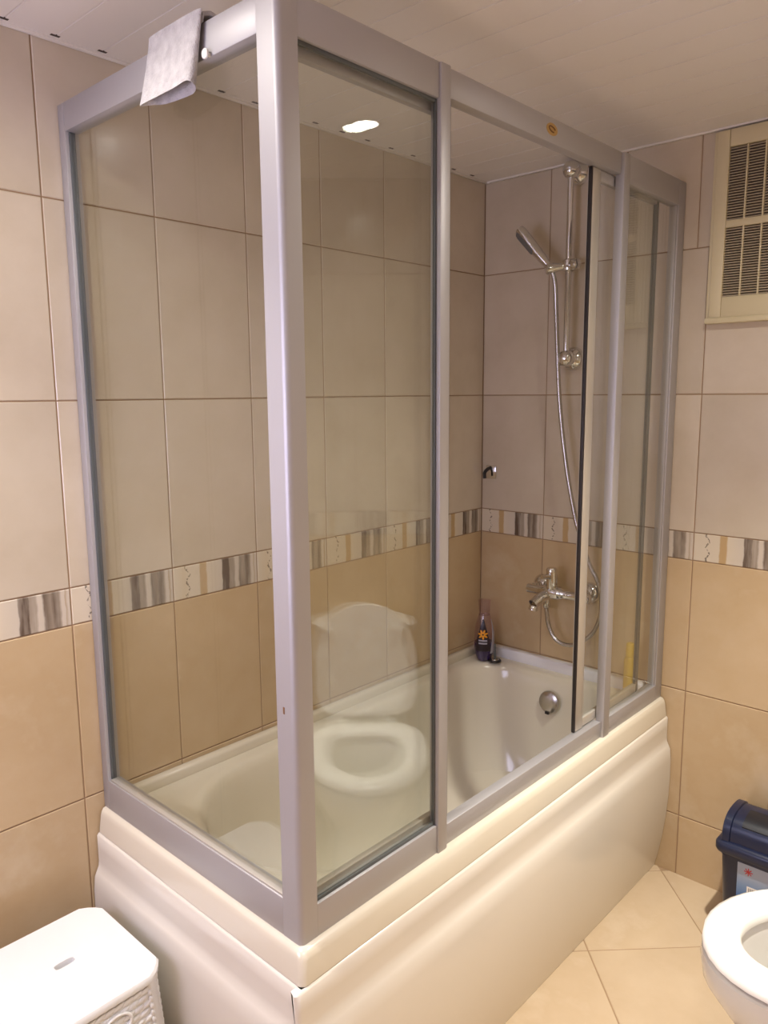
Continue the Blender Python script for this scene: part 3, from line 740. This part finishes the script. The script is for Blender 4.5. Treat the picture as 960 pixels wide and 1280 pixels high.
def side_pt(side, u, z):
    # side 0:+x 1:-y 2:-x 3:+y ; u -1..1 ; flared towards the floor
    k = (HB-z)/HB
    hx, hy = .128+.022*k, .136+.022*k; c = .028
    if side == 0: return Vector((SX+hx, SY+u*(hy-c), z)), Vector((1, 0, .06)), Vector((0, 1, 0))
    if side == 1: return Vector((SX+u*(hx-c), SY-hy, z)), Vector((0, -1, .06)), Vector((1, 0, 0))
    if side == 2: return Vector((SX-hx, SY+u*(hy-c), z)), Vector((-1, 0, .06)), Vector((0, 1, 0))
    return Vector((SX+u*(hx-c), SY+hy, z)), Vector((0, 1, .06)), Vector((1, 0, 0))
def top_open(u):      # arched opening between the legs
    return .20*(max(0, 1-(u/.62)**2))**.5 if abs(u) < .62 else 0
for side in range(4):
    bm = bmesh.new(); NU, NZ_ = 20, 14; g = {}
    for layer, off in ((0, 0.0), (1, -.005)):
        for i in range(NU+1):
            u = -1+2*i/NU; zb = top_open(u)
            for j in range(NZ_+1):
                z = zb+(HB-zb)*j/NZ_; p, n_, t_ = side_pt(side, u, z); g[layer, i, j] = bm.verts.new(p+n_.normalized()*off)
    for i in range(NU):
        for j in range(NZ_):
            bm.faces.new([g[0, i, j], g[0, i+1, j], g[0, i+1, j+1], g[0, i, j+1]]); bm.faces.new([g[1, i, j], g[1, i, j+1], g[1, i+1, j+1], g[1, i+1, j]])
    for i in range(NU):
        for j in (0, NZ_): bm.faces.new([g[0, i, j], g[1, i, j], g[1, i+1, j], g[0, i+1, j]])
    for j in range(NZ_):
        for i in (0, NU): bm.faces.new([g[0, i, j], g[0, i, j+1], g[1, i, j+1], g[1, i, j]])
    bmesh.ops.recalc_face_normals(bm, faces=bm.faces[:])
    pn = mk('side_panel', bm, 'stool', st, smooth=40)
    # moulded weave: slanted strands in staggered rows
    bm = bmesh.new()
    nr, nc = 26, 11
    for r in range(nr):
        z = HB-.010-r*.0142
        for c in range(nc):
            u = -1+(c+.5+(.5 if r % 2 else 0))*2/nc
            if abs(u) > .96 or z < top_open(u)+.008 or z < .008: continue
            p, n_, t_ = side_pt(side, u, z); n_ = n_.normalized()
            sgn = 1 if side in (0, 3) else 1
            ax_ = (t_*.95+Vector((0, 0, .30))).normalized(); w__ = ax_.cross(n_)
            rg = []
            for t, rr_ in ((-1, .15), (-.75, .65), (-.25, 1), (.25, 1), (.75, .65), (1, .15)):
                rg.append([p+ax_*(.0135*t)+w__*(.0058*rr_*math.cos(2*PI*k/6))+n_*(.0042*rr_*math.sin(2*PI*k/6)) for k in range(6)])
            loft(bm, rg)
    wv = mk('weave_relief', bm, 'stool', pn, smooth=80); wv['kind'] = 'stuff'
    # oval braided ring motifs near the top edge
    for u0 in (-.34, .30):
        bm = bmesh.new(); path = []
        for i in range(25):
            a = 2*PI*i/24; p, n_, t_ = side_pt(side, u0+.27*math.cos(a), HB-.040+.019*math.sin(a)); path.append(p+n_.normalized()*.0045)
        tube(bm, path, .0034, 8); mk('oval_braid', bm, 'stool', pn, smooth=80)
for (sx_, sy_) in ((1, 1), (-1, 1), (-1, -1), (1, -1)):
    bm = bmesh.new(); c = .028
    def cpt(t, z):
        k = (HB-z)/HB; hx, hy = .128+.022*k, .136+.022*k
        a = Vector((sx_*hx, sy_*(hy-c), 0)); b = Vector((sx_*(hx-c), sy_*hy, 0)); m = Vector((sx_*(hx-.006), sy_*(hy-.006), 0))
        v = a*(1-t)**2+m*2*t*(1-t)+b*t*t
        return Vector((SX, SY, z))+v
    rg = []
    for j in range(15):
        z = HB*(1-j/14)
        o_ = [cpt(i/5, z) for i in range(6)]
        rg.append(o_+[Vector((SX+(p.x-SX)*.955, SY+(p.y-SY)*.955, z)) for p in o_[::-1]])
    loft(bm, rg)
    lg = mk('leg', bm, 'stool', st, smooth=50)
    for e_ in (0.0, 1.0):
        bm = bmesh.new()
        n = 26
        for j in range(n):
            z = HB-.006-j*.0142
            if z < .01: break
            p = cpt(e_, z); d_ = (p-Vector((SX, SY, z))).normalized(); s_ = d_.cross(Vector((0, 0, 1)))
            ax_ = (Vector((0, 0, .95))+s_*(.5 if e_ else -.5)).normalized(); w__ = ax_.cross(d_)
            loft(bm, [[p+ax_*(.0115*t)+w__*(.005*rr_*math.cos(2*PI*k/6))+d_*(.0045*rr_*math.sin(2*PI*k/6)) for k in range(6)] for t, rr_ in ((-1, .2), (-.5, .9), (0, 1), (.5, .9), (1, .2))])
        rp = mk('rope_edge', bm, 'stool', lg, smooth=80); rp['kind'] = 'stuff'
